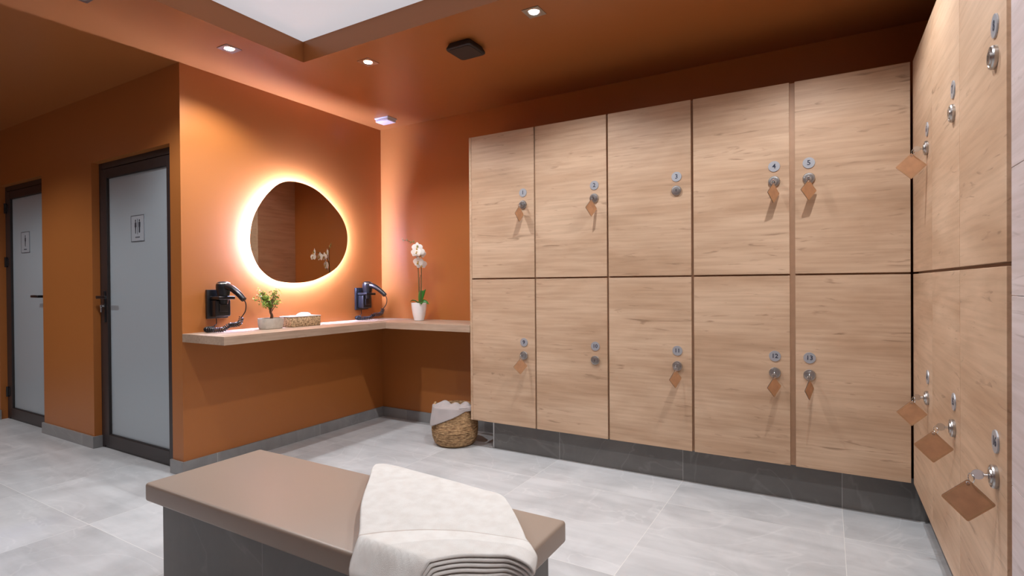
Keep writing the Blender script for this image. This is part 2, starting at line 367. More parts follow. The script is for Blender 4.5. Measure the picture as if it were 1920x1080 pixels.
bm = new(); box(bm, 0, bt, LW-bt, -bt, 0, bh, .001); struct('baseboard_mirror', bm, 'skirt_b')
bm = new(); box(bm, -.1314, 0, LW-bt, LW, 0, bh, .001)
for a, bb in ((-2.054, -1.1675), (XL, -2.945)):
    box(bm, a, bb, LW-bt, LW, 0, bh, .001)
box(bm, -1.1795, -1.1675, LW, LW+.048, 0, bh, .001)
struct('baseboard_doors', bm, 'skirt_a')
bm = new(); box(bm, XL, XL+bt, YB, LW-bt, 0, bh); struct('baseboard_left', bm, 'skirt_b')

# recessed doors
def figure(bm, cx, cz, s, mi, skirt=False):
    """a standing pictogram figure, on the plane y=0 facing -y"""
    fn = lambda a, b_, d: (cx+a*s, d, cz+b_*s)
    prism(bm, [(.13*math.cos(2*PI*k/14), .80+.15*math.sin(2*PI*k/14)) for k in range(14)], -.0012, 0, fn, mi)
    if skirt: out = [(-.09, .60), (.09, .60), (.2, .50), (.24, -.05), (.12, -.15), (.06, -1), (-.06, -1), (-.12, -.15), (-.24, -.05), (-.2, .50)]
    else: out = [(-.17, .60), (.17, .60), (.24, .50), (.22, -.1), (.15, -.15), (.14, -.9), (-.14, -.9), (-.15, -.15), (-.22, -.1), (-.24, .50)]
    prism(bm, out, -.0012, 0, fn, mi)
def door(idx, x0, x1, handle_side, sign):
    yf = LW+.048
    root = bpy.data.objects.new('door_%d' % idx, None); C.objects.link(root); root.location = ((x0+x1)/2, yf, 0)
    root['kind'] = 'structure'
    W = (x1-x0)/2; top = OH
    P = root
    fr, gap = .045, .006
    bm = new()
    box(bm, -W, -W+fr, 0, .05, 0, top, .002); box(bm, W-fr, W, 0, .05, 0, top, .002); box(bm, -W+fr, W-fr, 0, .05, top-.045, top, .002)
    box(bm, -W+fr, W-fr, .005, .05, 0, .016, .001)
    obj('door_frame', bm, 'dark_frame', P)
    lx0, lx1, lz0, lz1 = -W+fr+gap, W-fr-gap, .020, top-.045-gap
    st = .072
    bm = new()
    box(bm, lx0, lx0+st, -.006, .046, lz0, lz1, .002); box(bm, lx1-st, lx1, -.006, .046, lz0, lz1, .002)
    box(bm, lx0+st, lx1-st, -.006, .046, lz1-.066, lz1, .002); box(bm, lx0+st, lx1-st, -.006, .046, lz0, lz0+.085, .002)
    lf = obj('door_leaf', bm, 'dark_frame', P)
    bm = new(); box(bm, lx0+st-.004, lx1-st+.004, .012, .020, lz0+.08, lz1-.06)
    obj('glass_pane', bm, 'frost', lf)
    bm = new(); t = .004
    xa, xb, za, zb_ = lx0+st, lx1-st, lz0+.085, lz1-.066
    for q in ((xa, xa+t, za, zb_), (xb-t, xb, za, zb_), (xa+t, xb-t, za, za+t), (xa+t, xb-t, zb_-t, zb_)): box(bm, q[0], q[1], -.002, .012, q[2], q[3])
    obj('glazing_gasket', bm, 'black_matte', lf)
    hx = lx0+.034 if handle_side < 0 else lx1-.034; s = -handle_side
    bm = new()
    box(bm, hx-.015, hx+.015, -.014, -.005, .93, 1.16, .003)
    cyl(bm, .011, .011, .05, T(hx, -.010, 1.115) @ R(PI/2, 'X'), 16)
    box(bm, hx-.012 if s > 0 else hx-.125, hx+.125 if s > 0 else hx+.012, -.062, -.046, 1.105, 1.126, .005, 3)
    obj('door_handle', bm, 'black', P, True)
    bm = new()
    if idx == 1:
        cyl(bm, .009, .009, .014, T(hx, -.014, 1.05) @ R(PI/2, 'X'), 16)
        box(bm, hx-.001, hx+.001, -.034, -.02, 1.046, 1.054); box(bm, hx-.001, hx+.001, -.038, -.027, 1.040, 1.058, .0005)
        box(bm, hx-.001, hx+.001, -.036, -.030, 1.005, 1.040, .0005)
        obj('door_key', bm, 'chrome', P)
    for hz in (1.905, 1.42, .25):
        bm = new(); xh = lx1+.003 if handle_side < 0 else lx0-.003
        cyl(bm, .011, .011, .09, T(xh, -.014, hz-.045), 14); box(bm, xh-.03, xh+.03, -.012, -.001, hz-.035, hz+.035, .002)
        obj('hinge', bm, 'black', P, True)
    # sign plate on the glass
    sxc, szc, sw, sh = sign[0]-root.location.x, sign[1], .088, .091
    bm = new(); box(bm, sxc-sw, sxc+sw, .0085, .012, szc-sh, szc+sh, .001, mi=0)
    for q in ((-1, -.965, -1, 1), (.965, 1, -1, 1), (-1, 1, .965, 1), (-1, 1, -1, -.965)):
        box(bm, sxc+q[0]*sw, sxc+q[1]*sw, .0075, .0085, szc+q[2]*sh, szc+q[3]*sh, mi=1)
    b2 = new()
    if sign[2] == 2:
        figure(b2, sxc-.026, szc+.014, .05, 1, True); figure(b2, sxc+.026, szc+.014, .05, 1)
        box(b2, sxc-.0015, sxc+.0015, -.0012, 0, szc-.042, szc+.066, mi=1)
    else: figure(b2, sxc, szc+.014, .05, 1, True)
    bmesh.ops.transform(b2, verts=b2.verts, matrix=T(0, .0085, 0))
    # the small caption under the figures is too blurred to read: a row of fine strokes
    for k in range(7): box(b2, sxc-.030+k*.009, sxc-.030+k*.009+.005, .0075, .0085, szc-.066, szc-.058, mi=1)
    me = bpy.data.meshes.new('x'); b2.to_mesh(me); b2.free(); bm.from_mesh(me); bpy.data.meshes.remove(me)
    obj('restroom_sign', bm, ['sign_plate', 'sign_ink'], P)
    return root
door(1, OP[0][0], OP[0][1], -1, (-.648, 1.597, 2))
door(2, OP[1][0], OP[1][1], 1, (-2.55, 1.585, 1))
bm = new(); box(bm, -3.6, -.1, LW+.1, LW+.14, 0, H); struct('wall_behind_doors', bm, 'black_matte').name = 'wall_inner'

# plinths under the lockers
bm = new(); box(bm, 1.41, 3.93, -.337, -.001, .0005, .2075)
o = obj('locker_plinth', bm, 'plinth_tile'); tag(o, 'dark grey tiled plinth under the numbered lockers on the back wall', 'plinth')
bm = new(); box(bm, 3.932, XR-.001, -2.034, -.001, .0005, .2075)
o = obj('locker_plinth', bm, 'plinth_tile_side'); tag(o, 'dark grey tiled plinth under the right-hand lockers', 'plinth')
bm = new(); box(bm, 1.400, 1.4098, -.339, -.329, .0005, .2075); box(bm, 1.400, 1.4098, -.329, -.001, .0005, .2075, mi=1)
o = obj('trim_corner', bm, ['steel', 'plinth_tile_side']); o.name = 'trim_2'; o['kind'] = 'structure'

# ------------------------------------------------------------------ lockers
ZB, ZT, ZJ = .208, 2.249, 1.228
DY = -.4206                    # door faces of the back bank
XC = 3.8602                    # door faces of the right bank
def build_locker(number, a0, a1, z0, z1, lock_a, lock_z, disc_z, bank, label, gl, gr):
    """a: coordinate along the bank (x for the back bank, -y for the right bank); depth grows towards the wall"""
    mid = (a0+a1)/2; wdt = (a1-a0)/2
    if bank == 'back': root = thing('locker', label, 'locker', (mid, DY, z0), 0, 'numbered lockers on the back wall'); wm = 'oak_x'
    else: root = thing('locker', label, 'locker', (XC, -mid, z0), -PI/2, 'lockers on the right-hand wall'); wm = 'oak_y'
    # local frame: x along the bank (to the right seen from the room), -y out of the door, z up
    hgt = z1-z0; dep = .415 if bank == 'back' else .435
    th = .018
    bm = new()
    for q in ((-wdt, -wdt+th, 0, hgt), (wdt-th, wdt, 0, hgt), (-wdt+th, wdt-th, 0, th), (-wdt+th, wdt-th, hgt-th, hgt)):
        box(bm, q[0], q[1], .021, dep, q[2], q[3])
    box(bm, -wdt+th, wdt-th, dep-.008, dep, th, hgt-th)
    obj('locker_body', bm, 'carcass', root)
    bm = new(); e = .0035
    top_e = .0 if z1 > 2 else .005; bot_e = .0 if z0 < .5 else .005
    box(bm, -wdt+gl, wdt-gr, 0, .019, bot_e, hgt-top_e, .0012, 2)
    dr = obj('locker_door', bm, wm, root)
    la = lock_a-mid; lz = lock_z-z0
    bm = new()
    cyl(bm, .029, .0285, .0035, T(la, -.0003, disc_z-z0) @ R(PI/2, 'X'), 40, 0)
    text_bm(bm, str(number), .036 if number < 10 else .033, T(la, -.0040, disc_z-z0) @ R(PI/2, 'X'), 1, .0005)
    obj('number_disc', bm, ['disc', 'navy'], dr, False)
    bm = new()
    mt = T(la, 0, lz) @ R(PI/2, 'X')
    lathe(bm, [(.0, 0), (.0285, 0), (.029, .002), (.029, .008), (.0265, .0115), (.022, .012), (.0205, .0105), (.0175, .0105), (.0165, .0145), (.0, .0150)], 40, mt)
    box(bm, la-.0016, la+.0016, -.0153, -.0148, lz-.007, lz+.007, mi=1)
    obj('lock_cylinder', bm, ['steel', 'black'], dr, True, angle=30)
    return root
# a key with its ring and leather tag; local frame: -y out of the door, origin at the lock face
key_proto = None
def build_key():
    root = thing('locker_key', 'x', 'key', (0, 0, 0))
    bm = new()
    box(bm, -.0011, .0011, -.026, -.012, -.004, .004, .0004, 1)
    prism(bm, [(-.036+.013*math.cos(2*PI*k/20), .0125*math.sin(2*PI*k/20)) for k in range(20)], -.0013, .0013, lambda a, b_, d: (d, a, b_))
    cyl(bm, .0045, .0045, .008, T(0, -.017, 0) @ R(PI/2, 'X'), 12)
    obj('key_bow', bm, 'chrome', root)
    bm = new(); torus(bm, .0115, .0011, T(0, -.0485, -.0115) @ R(.35, 'Z') @ R(PI/2, 'X'), 28, 6)
    obj('key_ring', bm, 'chrome', root, True)
    bm = new(); hw, hh, cr_ = .054, .054, .005
    base = [(0, hh), (-hw, 0), (0, -hh), (hw, 0)]; out = []
    for i in range(4):
        p = Vector((*base[i], 0)); a = (Vector((*base[i-1], 0))-p).normalized()*cr_; c_ = (Vector((*base[(i+1) % 4], 0))-p).normalized()*cr_
        for t in (0, .33, .67, 1):
            q = (p+a)*(1-t)**2+p*2*t*(1-t)+(p+c_)*t*t; out.append((q.x, q.y))
    fn = lambda a, b_, d: (a, d, b_-.021-hh+.006)
    prism(bm, out, -.0014, .0014, fn, 0)
    for f in bm.faces:
        if len(f.verts) == 4 and abs(f.normal.y) < .5: f.material_index = 1
    # stitched seam and eyelet
    for i in range(4):
        p, q = Vector((*base[i], 0))*.90, Vector((*base[(i+1) % 4], 0))*.90
        nst = 14
        for k in range(nst):
            a, c_ = p.lerp(q, (k+.15)/nst), p.lerp(q, (k+.75)/nst)
            for sd in (-.0016, .0016): tube(bm, [fn(a.x, a.y, sd), fn(c_.x, c_.y, sd)], .00035, 4, 2)
    for sd in (-.0016, .0016): torus(bm, .0035, .0009, T(0, sd, -.021-.010+.006) @ R(PI/2, 'X'), 14, 5, 3)
    tg = obj('leather_tag', bm, ['leather', 'leather_edge', 'bud', 'steel'], root)
    tg.location = (0, -.055, 0)
    return root
def key_at(x, y, z, out_rot, tag_ang, label):
    """out_rot: rotation of the whole key; tag_ang: world heading of the tag's plane"""
    global key_proto
    if key_proto is None: key_proto = build_key(); r = key_proto
    else: r = copy_tree(key_proto)
    r.location = (x, y, z); r.rotation_euler = (0, 0, out_rot); r['label'] = label; r['group'] = 'locker keys with leather tags'
    for ch in r.children:
        if ch.name.startswith('leather_tag'): ch.rotation_euler = (0, 0, math.radians(tag_ang)-out_rot)
    return r

xs = [1.2819, 1.7971, 2.3121, 2.8271, 3.3421, 3.8520]
locks_x = [1.708, 2.226, 2.739, 3.256, 3.420]
gaps = [(.001, .0055), (.0055, .006), (.006, .007), (.007, .013), (.013, .001)]
cp = ['leftmost column', 'second column', 'middle column', 'fourth column', 'column by the corner']
nm = {1: 'one', 2: 'two', 3: 'three', 4: 'four', 5: 'five', 9: 'nine', 10: 'ten', 11: 'eleven', 12: 'twelve', 13: 'thirteen'}
keys_a = {1: 87, 2: 71, 4: 63, 5: 50, 9: 58, 11: 64, 12: 56, 13: 69}
for i in range(5):
    for row in (0, 1):
        num = (1+i) if row == 0 else (9+i)
        lab = 'oak locker marked %s in the back wall\'s %s row, %s%s' % (nm[num], 'upper' if row == 0 else 'lower', cp[i], '' if num in keys_a else ', no key')
        z0, z1 = (ZJ, ZT) if row == 0 else (ZB, ZJ)
        lz, dz = (1.731, 1.812) if row == 0 else (.701, .790)
        build_locker(num, xs[i], xs[i+1], z0, z1, locks_x[i], lz, dz, 'back', lab, *gaps[i])
        if num in keys_a:
            key_at(locks_x[i], DY-.0, lz, 0, keys_a[num], 'key with tan leather tag in the %s lock of the back wall, locker %s' % ('upper' if row == 0 else 'lower', nm[num]))
bm = new(); box(bm, 1.2619, 1.2815, DY, -.001, ZB, ZT, .0012)
o = obj('locker_end_panel', bm, 'oak_y'); tag(o, 'light oak end panel closing the left side of the back lockers', 'panel')

ys = [.4236, .9676, 1.4836, 1.9968]
locks_y = [.862, 1.394, 1.905]
for i in range(3):
    for row in (0, 1):
        num = (6+i) if row == 0 else (14+i)
        has = num in (6, 14, 15, 16)
        pos = ('nearest the corner', 'in the middle', 'nearest the camera')[i]
        lab = 'oak locker on the right wall, %s row, %s%s' % ('upper' if row == 0 else 'lower', pos, '' if has else ', no key')
        z0, z1 = (ZJ, ZT) if row == 0 else (ZB, ZJ)
        lz, dz = (1.738, 1.815) if row == 0 else (.705, .792)
        build_locker(num, ys[i], ys[i+1], z0, z1, locks_y[i], lz, dz, 'right', lab, .0015, .0015)
        if has:
            key_at(XC, -locks_y[i], lz, -PI/2, {6: 2, 14: 0, 15: -6, 16: -8}[num], 'key with leather tag in the %s right-wall locker %s' % ('upper' if row == 0 else 'lower', pos))
# the recess strip and the pale panel nearest the camera
bm = new(); box(bm, XC+.022, XR-.001, -2.036, -1.999, ZB, ZT)
o = obj('filler_strip', bm, 'carcass'); tag(o, 'narrow dark brown upright filler strip between right lockers and pale panel', 'panel')
bm = new()
zz = [.0005, .727, 1.1555, 1.4424, H-.001]
for a, bb in zip(zz[:-1], zz[1:]): box(bm, XC-.001, XR-.001, -5.2, -2.038, a+.0005, bb-.0005, .0008, 1)
o = obj('wood_panel', bm, 'pale_wood'); tag(o, 'pale greyish wood-effect panelling at the right edge', 'panel')

# ------------------------------------------------------------------ counter
SZ, ST = .8916, .0514
root = thing('counter', 'L-shaped wooden counter running below the mirror into the corner', 'counter', (.2, -.9, SZ-ST))
bm = new(); box(bm, .0005-.2, .4407-.2, LW+.9, -.0005+.9, 0, ST, .0012); obj('counter_top', bm, 'shelf_wood', root)
bm = new(); box(bm, .4412-.2, 1.2612-.2, -.4278+.9, -.0005+.9, 0, ST, .0012); obj('counter_return', bm, 'shelf_wood_x', root)

# ------------------------------------------------------------------ mirror
blob = [(-0.987, 1.97), (-0.853, 1.966), (-0.715, 1.92), (-0.565, 1.815), (-0.476, 1.713), (-0.44, 1.594), (-0.465, 1.459), (-0.56, 1.333), (-0.723, 1.251), (-0.862, 1.216), (-1.017, 1.212), (-1.143, 1.235), (-1.248, 1.31), (-1.305, 1.411), (-1.324, 1.512), (-1.302, 1.651), (-1.243, 1.77), (-1.165, 1.87), (-1.081, 1.94)]
cy_, cz_ = -.89, 1.58
out = [(p.x, p.y) for p in spline([(a, b_, 0) for a, b_ in blob], 6, True)]
def inset(o_, d):
    r = []; n_ = len(o_)
    for i in range(n_):
        a, c_ = Vector(o_[i-1]), Vector(o_[(i+1) % n_]); t = (c_-a).normalized(); nn = Vector((t.y, -t.x))
        q = Vector(o_[i]); 
        if (Vector((cy_, cz_))-q).dot(nn) < 0: nn = -nn
        q = q+nn*d; r.append((q.x, q.y))
    return r
root = thing('wall_mirror', 'rounded pebble-shaped backlit mirror on the orange wall', 'mirror', (0, cy_, cz_))
fn = lambda a, b_, d: (d, a-cy_, b_-cz_)
bm = new(); prism(bm, out, .034, .040, fn); obj('mirror_glass', bm, 'mirror', root)
bm = new(); prism(bm, inset(out, .045), .001, .034, fn); obj('mirror_backing', bm, 'white_plastic', root)
bm = new(); ia, ib = inset(out, .040), inset(out, .0445)
n_ = len(ia)
A = [bm.verts.new(fn(*p, .008)) for p in ia]; B = [bm.verts.new(fn(*p, .028)) for p in ia]
A2 = [bm.verts.new(fn(*p, .008)) for p in ib]; B2 = [bm.verts.new(fn(*p, .028)) for p in ib]
for i in range(n_):
    j = (i+1) % n_
    bm.faces.new((A[i], A[j], B[j], B[i])); bm.faces.new((A2[j], A2[i], B2[i], B2[j])); bm.faces.new((A2[i], A2[j], A[j], A[i])); bm.faces.new((B[i], B[j], B2[j], B2[i]))
obj('led_strip', bm, 'led', root)

# ------------------------------------------------------------------ hair dryers
def build_dryer():
    r = thing('hair_dryer', 'x', 'hair dryer')
    bm = new(); box(bm, .001, .022, -.072, .072, -.095, .095, .004, 2); pl = obj('wall_plate', bm, 'black', r, True)
    bm = new()
    box(bm, .020, .085, -.052, .052, -.082, .030, .010, 3)
    box(bm, .020, .128, -.056, .056, .030, .052, .006, 3)
    box(bm, .085, .092, -.03, .03, -.05, .0, .003, 2)
    obj('dryer_holder', bm, 'black', r, True)
    bm = new(); bx_ = .085; DZ = .028
    lathe(bm, [(.0, .03), (.027, .03), (.030, .055), (.036, .085), (.042, .115), (.045, .135), (.044, .155), (.038, .168), (.024, .176), (.0, .177)], 32, T(bx_, 0, -DZ))
    dh = obj('dryer_barrel', bm, 'black', r, True, angle=50)
    bm = new(); torus(bm, .0415, .003, T(bx_, 0, .163-DZ), 32, 6)
    obj('chrome_band', bm, 'chrome', dh, True)
    bm = new()
    hp = spline([(bx_+.02, 0, .115), (bx_+.075, .008, .104), (bx_+.13, .018, .070), (bx_+.175, .028, .030)], 8)
    tube(bm, hp, lambda t: .0235-.006*t, 18); obj('dryer_handle', bm, 'black', r, True, angle=50)
    bm = new(); hp2 = [p+Vector((0, -.0, .0)) for p in hp]
    tube(bm, [p+Vector((-.004, -.0205+.004*i/len(hp), .004)) for i, p in enumerate(hp)], .0022, 6); obj('chrome_trim', bm, 'chrome', dh, True)
    # straight lead from the handle, then a coil lying along the counter
    bm = new()
    end = hp[-1]
    lead = spline([end, end+Vector((.012, .006, -.03)), end+Vector((.008, .004, -.075)), end+Vector((-.022, -.004, -.115))], 10)
    tube(bm, lead, .0035, 8)
    cz0 = -.1612
    path = spline([lead[-1], lead[-1]+Vector((-.012, -.01, -.04)), Vector((.175, -.02, cz0+.026)), Vector((.155, -.045, cz0+.002)), Vector((.12, -.085, cz0)), Vector((.08, -.108, cz0+.001)), Vector((.045, -.085, cz0+.002)), Vector((.038, -.04, cz0+.003))], 40)
    cl = []; u = Vector((0, 0, 1)); turns = 32; n2 = len(path)
    ss = [0]
    for i in range(1, n2): ss.append(ss[-1]+(path[i]-path[i-1]).length)
    steps = turns*9
    for k in range(steps+1):
        s = ss[-1]*k/steps
        import bisect
        i = min(n2-2, max(0, bisect.bisect_left(ss, s)-1)); f = (s-ss[i])/max(1e-9, ss[i+1]-ss[i]); p = path[i].lerp(path[i+1], f)
        t = (path[i+1]-path[i]).normalized(); u = (u-t*u.dot(t)).normalized(); v = t.cross(u); a = 2*PI*turns*k/steps
        cl.append(p+(u*math.cos(a)+v*math.sin(a))*.0138)
    tube(bm, cl, .0036, 5)
    tube(bm, spline([path[-1], Vector((.03, -.03, cz0+.02)), Vector((.02, -.01, -.13)), Vector((.014, -.008, -.09))], 8), .003, 8)
    obj('coiled_cord', bm, 'black', r, True, angle=60)
    return r
d1 = build_dryer(); d1.location = (0, -1.548, 1.072)
d1['label'] = 'black wall-mounted hair dryer with coiled cord beside the small potted tree'
d1['group'] = 'wall hair dryers'
d2 = copy_tree(d1); d2.location = (0, -.262, 1.072); d2['label'] = 'black wall-mounted hair dryer with coiled cord in the corner, near the orchid'

# ------------------------------------------------------------------ bonsai
root = thing('potted_plant', 'small green leafy tree in a pale oval stone pot below the mirror', 'plant', (.16, -1.255, SZ))
bm = new()
lathe(bm, [(.0, .0005), (.072, .0005), (.078, .004), (.084, .030), (.087, .070), (.087, .074), (.081, .074), (.079, .060), (.0, .060)], 40, sx=.80, sy=1.05)
obj('pot', bm, 'pot_stone', root, True, angle=35)
bm = new(); lathe(bm, [(.0775, .0605), (.05, .066), (.0, .068)], 32, sx=.80, sy=1.05); obj('soil', bm, 'soil', root, True)
bm = new(); rnd = random.Random(3)
tube(bm, spline([(0, .0, .060), (.003, .006, .09), (-.002, -.001, .12), (.002, .004, .15)], 6), lambda t: .0105-.004*t, 10)
tips = []
for k in range(20):
    a = rnd.uniform(0, 2*PI); s_ = rnd.uniform(.03, .10); zt = rnd.uniform(.160, .265)
    p0 = Vector((0, .002, rnd.uniform(.10, .15))); p2 = Vector((math.cos(a)*s_*.85, math.sin(a)*s_*1.05-.008, zt))
    pm = p0.lerp(p2, .5)+Vector((rnd.uniform(-.01, .01), rnd.uniform(-.01, .01), .008))
    tube(bm, spline([p0, pm, p2], 5), lambda t: .0032-.0022*t, 6); tips.append((p0, pm, p2))
obj('trunk', bm, 'bark', root, True)
m_, nt, b = mat('small_green_leaves'); M['small_leaf'] = m_
oi = N(nt, 'ShaderNodeNewGeometry'); rr = N(nt, 'ShaderNodeValToRGB'); e = rr.color_ramp.elements; e[0].color = (.05, .15, .02, 1); e[1].color = (.50, .62, .12, 1)
q = rr.color_ramp.elements.new(.5); q.color = (.18, .34, .05, 1)
nt.links.new(oi.outputs['Random Per Island'], rr.inputs['Fac']); nt.links.new(rr.outputs['Color'], b.inputs['Base Color']); b.inputs['Roughness'].default_value = .45
bm = new()
def leaf(bm, p, d, n, l, w_, mi=0, cup=.15):
    d = d.normalized(); s_ = d.cross(n).normalized(); n = s_.cross(d)
    prof = [(0, 0), (.25, .75), (.55, 1), (.82, .65), (1, 0)]
    c = [bm.verts.new(p+d*l*t+n*(-cup*l*t*t)) for t, _ in prof]
    Lf = [bm.verts.new(p+d*l*t+s_*w_*k+n*(-cup*l*t*t+w_*.25*k)) for t, k in prof[1:-1]]
    Rf = [bm.verts.new(p+d*l*t-s_*w_*k+n*(-cup*l*t*t+w_*.25*k)) for t, k in prof[1:-1]]
    for sd in (Lf, Rf):
        bm.faces.new((c[0], c[1], sd[0])); bm.faces.new((c[1], c[2], sd[1], sd[0])); bm.faces.new((c[2], c[3], sd[2], sd[1])); bm.faces.new((c[3], c[4], sd[2]))
    for f in bm.faces: f.material_index = mi if f.material_index == 0 else f.material_index
for p0, pm, p2 in tips:
    for k in range(38):
        t = rnd.uniform(.45, 1.1); base = (pm.lerp(p2, (t-.5)*2) if t > .5 else p0.lerp(pm, t*2))
        d = Vector((rnd.gauss(0, 1), rnd.gauss(0, 1), rnd.gauss(.35, .8)))
        base = base+Vector((rnd.gauss(0, .008), rnd.gauss(0, .010), rnd.gauss(0, .007)))
        leaf(bm, base, d, Vector((rnd.gauss(0, .4), rnd.gauss(0, .4), 1)), rnd.uniform(.010, .018), rnd.uniform(.0035, .006))
o = obj('foliage', bm, 'small_leaf', root, True, angle=0)

# ------------------------------------------------------------------ tissue basket with white tissue
root = thing('tissue_basket', 'woven rectangular basket with a white lining beside the potted tree', 'basket', (.15, -1.0, SZ), 0)
bm = new(); bl, bw, bhh = .13, .062, .072
box(bm, -bw, bw, -bl, bl, .0005, bhh, .006, 2)
obj('woven_box', bm, 'seagrass', root, True)
bm = new(); box(bm, -bw-.002, bw+.002, -bl-.002, bl+.002, bhh, bhh+.005, .002); obj('basket_rim', bm, 'white_plastic', root)
o = None
bm = new(); rings = []
for i in range(9):
    t = i/8; rad = math.cos(t*PI/2)
    rings.append([bm.verts.new(((.034+.006*math.sin(3*a_))*rad*math.cos(a_), (.058+.008*math.sin(5*a_+1))*rad*math.sin(a_), .024*math.sin(t*PI/2)+.003*math.sin(4*a_+t*5)*rad*t)) for a_ in [2*PI*k/40 for k in range(40)]])
for a, bb in zip(rings[:-1], rings[1:]):
    for i in range(40): bm.faces.new((a[i], a[(i+1) % 40], bb[(i+1) % 40], bb[i]))
bm.faces.new(list(reversed(rings[0]))); bmesh.ops.remove_doubles(bm, verts=bm.verts, dist=1e-5)
o = obj('folded_cloth', bm, 'paper', None, True, loc=(.15, -.975, SZ+.0772)); tag(o, 'white folded tissue lying on the woven basket', 'tissue')

# ------------------------------------------------------------------ orchid
OX, OY = .575, -.170
root = thing('potted_orchid', 'white flowering orchid in a glossy white pot in the counter corner', 'plant', (OX, OY, SZ))
bm = new()
lathe(bm, [(.0, .0005), (.034, .0005), (.040, .004), (.052, .05), (.060, .10), (.064, .145), (.064, .149), (.059, .149), (.056, .128), (.0, .128)], 44)
obj('pot', bm, 'pot_white', root, True, angle=40)
bm = new(); lathe(bm, [(.0565, .129), (.03, .136), (.0, .138)], 28); obj('soil', bm, 'bark', root, True)
cr_dir = Vector((-.864, -.503, 0)).normalized()    # towards the left of the photograph
tow = Vector((.72, -.69, 0)).normalized()          # towards the room, the way the flower sprays arch
S1 = spline([(0, 0, .13), (-.004, .004, .30), (-.006, .000, .46), (.012, -.022, .56), (.050, -.068, .60), (.078, -.105, .60)], 10)
S2 = spline([(.016, .006, .13), (.018, .012, .30), (.014, .016, .47), (.016, .012, .575), (-.010, -.004, .635), (-.055, -.035, .655), (-.112, -.072, .672)], 10)
for S in (S1, S2):
    bm = new(); tube(bm, S, lambda t: .0034-.0018*t, 8); obj('flower_stem', bm, 'stem', root, True)
bm = new(); tube(bm, [(.003, .004, .13), (.004, .004, .36)], .002, 6); tube(bm, [(.012, .000, .13), (.013, .006, .38)], .002, 6); obj('support_stick', bm, 'bark', root)
def big_leaf(base, d, l, w_, lift, name='leaf', side=None):
    bm = new(); d = Vector(d).normalized(); s_ = d.cross(Vector((0, 0, 1))).normalized() if side is None else Vector(side).normalized(); rows = []
    for i in range(15):
        t = i/14; c = Vector(base)+d*l*t+Vector((0, 0, lift*math.sin(t*PI*.62)-.02*t*t))
        ww = w_*math.sin(min(1, t*1.02+.02)*PI)**.55*(1-.15*t)
        if i == 14: ww = .002
        rows.append([bm.verts.new(c+s_*ww*k+Vector((0, 0, abs(k)*ww*.35))) for k in (-1, -.5, 0, .5, 1)])
    for a, bb in zip(rows[:-1], rows[1:]):
        for k in range(4): bm.faces.new((a[k], a[k+1], bb[k+1], bb[k]))
    o = obj(name, bm, 'orchid_leaf', root, True, angle=0)
    md = o.modifiers.new('s', 'SOLIDIFY'); md.thickness = .002
    return o
big_leaf((.010, .004, .135), (.80, .47, 0), .035, .031, .125, side=(.83, .48, .25))
big_leaf((0, 0, .137), (.86, .45, 0), .085, .024, .022, side=(-.42, .50, .75))
big_leaf((0, 0, .134), (.75, -.55, 0), .09, .024, .026)
big_leaf((0, 0, .133), (-.86, -.45, 0), .075, .020, .045)
big_leaf((0, 0, .133), (-.4, .7, 0), .08, .022, .03)
def flower(p, face, size, up_=Vector((0, 0, 1))):
    bm = new(); f = Vector(face).normalized(); s_ = f.cross(up_).normalized(); u_ = s_.cross(f)
    def petal(ang, l, w_, bend=.15):
        d = (s_*math.cos(ang)+u_*math.sin(ang)); t_ = d.cross(f); rows = []
        for i in range(8):
            t = i/7; ww = w_*(math.sin(min(1, t+.06)*PI*.93))**.6 if i < 7 else w_*.25
            c = d*l*t+f*(bend*l*math.sin(t*PI)*.6-.02*l)
            rows.append([bm.verts.new(c+t_*ww*k+f*(-abs(k)*ww*.25)) for k in (-1, -.4, .4, 1)])
        for a, bb in zip(rows[:-1], rows[1:]):
            for k in range(3): bm.faces.new((a[k], a[k+1], bb[k+1], bb[k]))
    petal(PI/2, size*.52, size*.20); petal(PI/2+2.25, size*.50, size*.19); petal(PI/2-2.25, size*.50, size*.19)
    petal(.12, size*.56, size*.31, .2); petal(PI-.12, size*.56, size*.31, .2)
    n0 = len(bm.verts)
    cyl(bm, size*.07, size*.03, size*.16, Matrix.Translation(f*.004) @ f.to_track_quat('Z', 'Y').to_matrix().to_4x4(), 10, 1)
    cyl(bm, size*.03, size*.10, size*.13, Matrix.Translation(f*.006-u_*size*.10) @ (f*.7-u_*.5).to_track_quat('Z', 'Y').to_matrix().to_4x4(), 8, 1)
    o = obj('flower', bm, ['petal', 'lip'], root, True, loc=p, angle=0)
    return o
rf = random.Random(11)
camdir = Vector((.64, -.76, 0)); mirdir = Vector((-.75, -.66, 0))
spec1 = [(26, .085, -.02), (32, .08, .01), (38, .085, -.015), (44, .08, .015), (49, .07, -.02)]
for (i, s_, dz_) in spec1:
    p = S1[min(i, len(S1)-1)]; fdir = (camdir*.8+mirdir*rf.uniform(.1, .7)+Vector((0, 0, rf.uniform(-.25, .05))))
    flower(p+fdir.normalized()*.012+Vector((rf.uniform(-.012, .012), rf.uniform(-.01, .01), dz_-.02)), fdir, s_)
spec2 = [(24, .085, -.03), (30, .085, .0), (36, .075, -.025), (41, .065, -.015)]
for (i, s_, dz_) in spec2:
    p = S2[min(i, len(S2)-1)]; fdir = (camdir*.7+mirdir*rf.uniform(.0, .9)+Vector((.25, .15, rf.uniform(-.25, .05))))
    flower(p+fdir.normalized()*.012+Vector((rf.uniform(-.01, .02), rf.uniform(-.012, .012), dz_-.02)), fdir, s_)
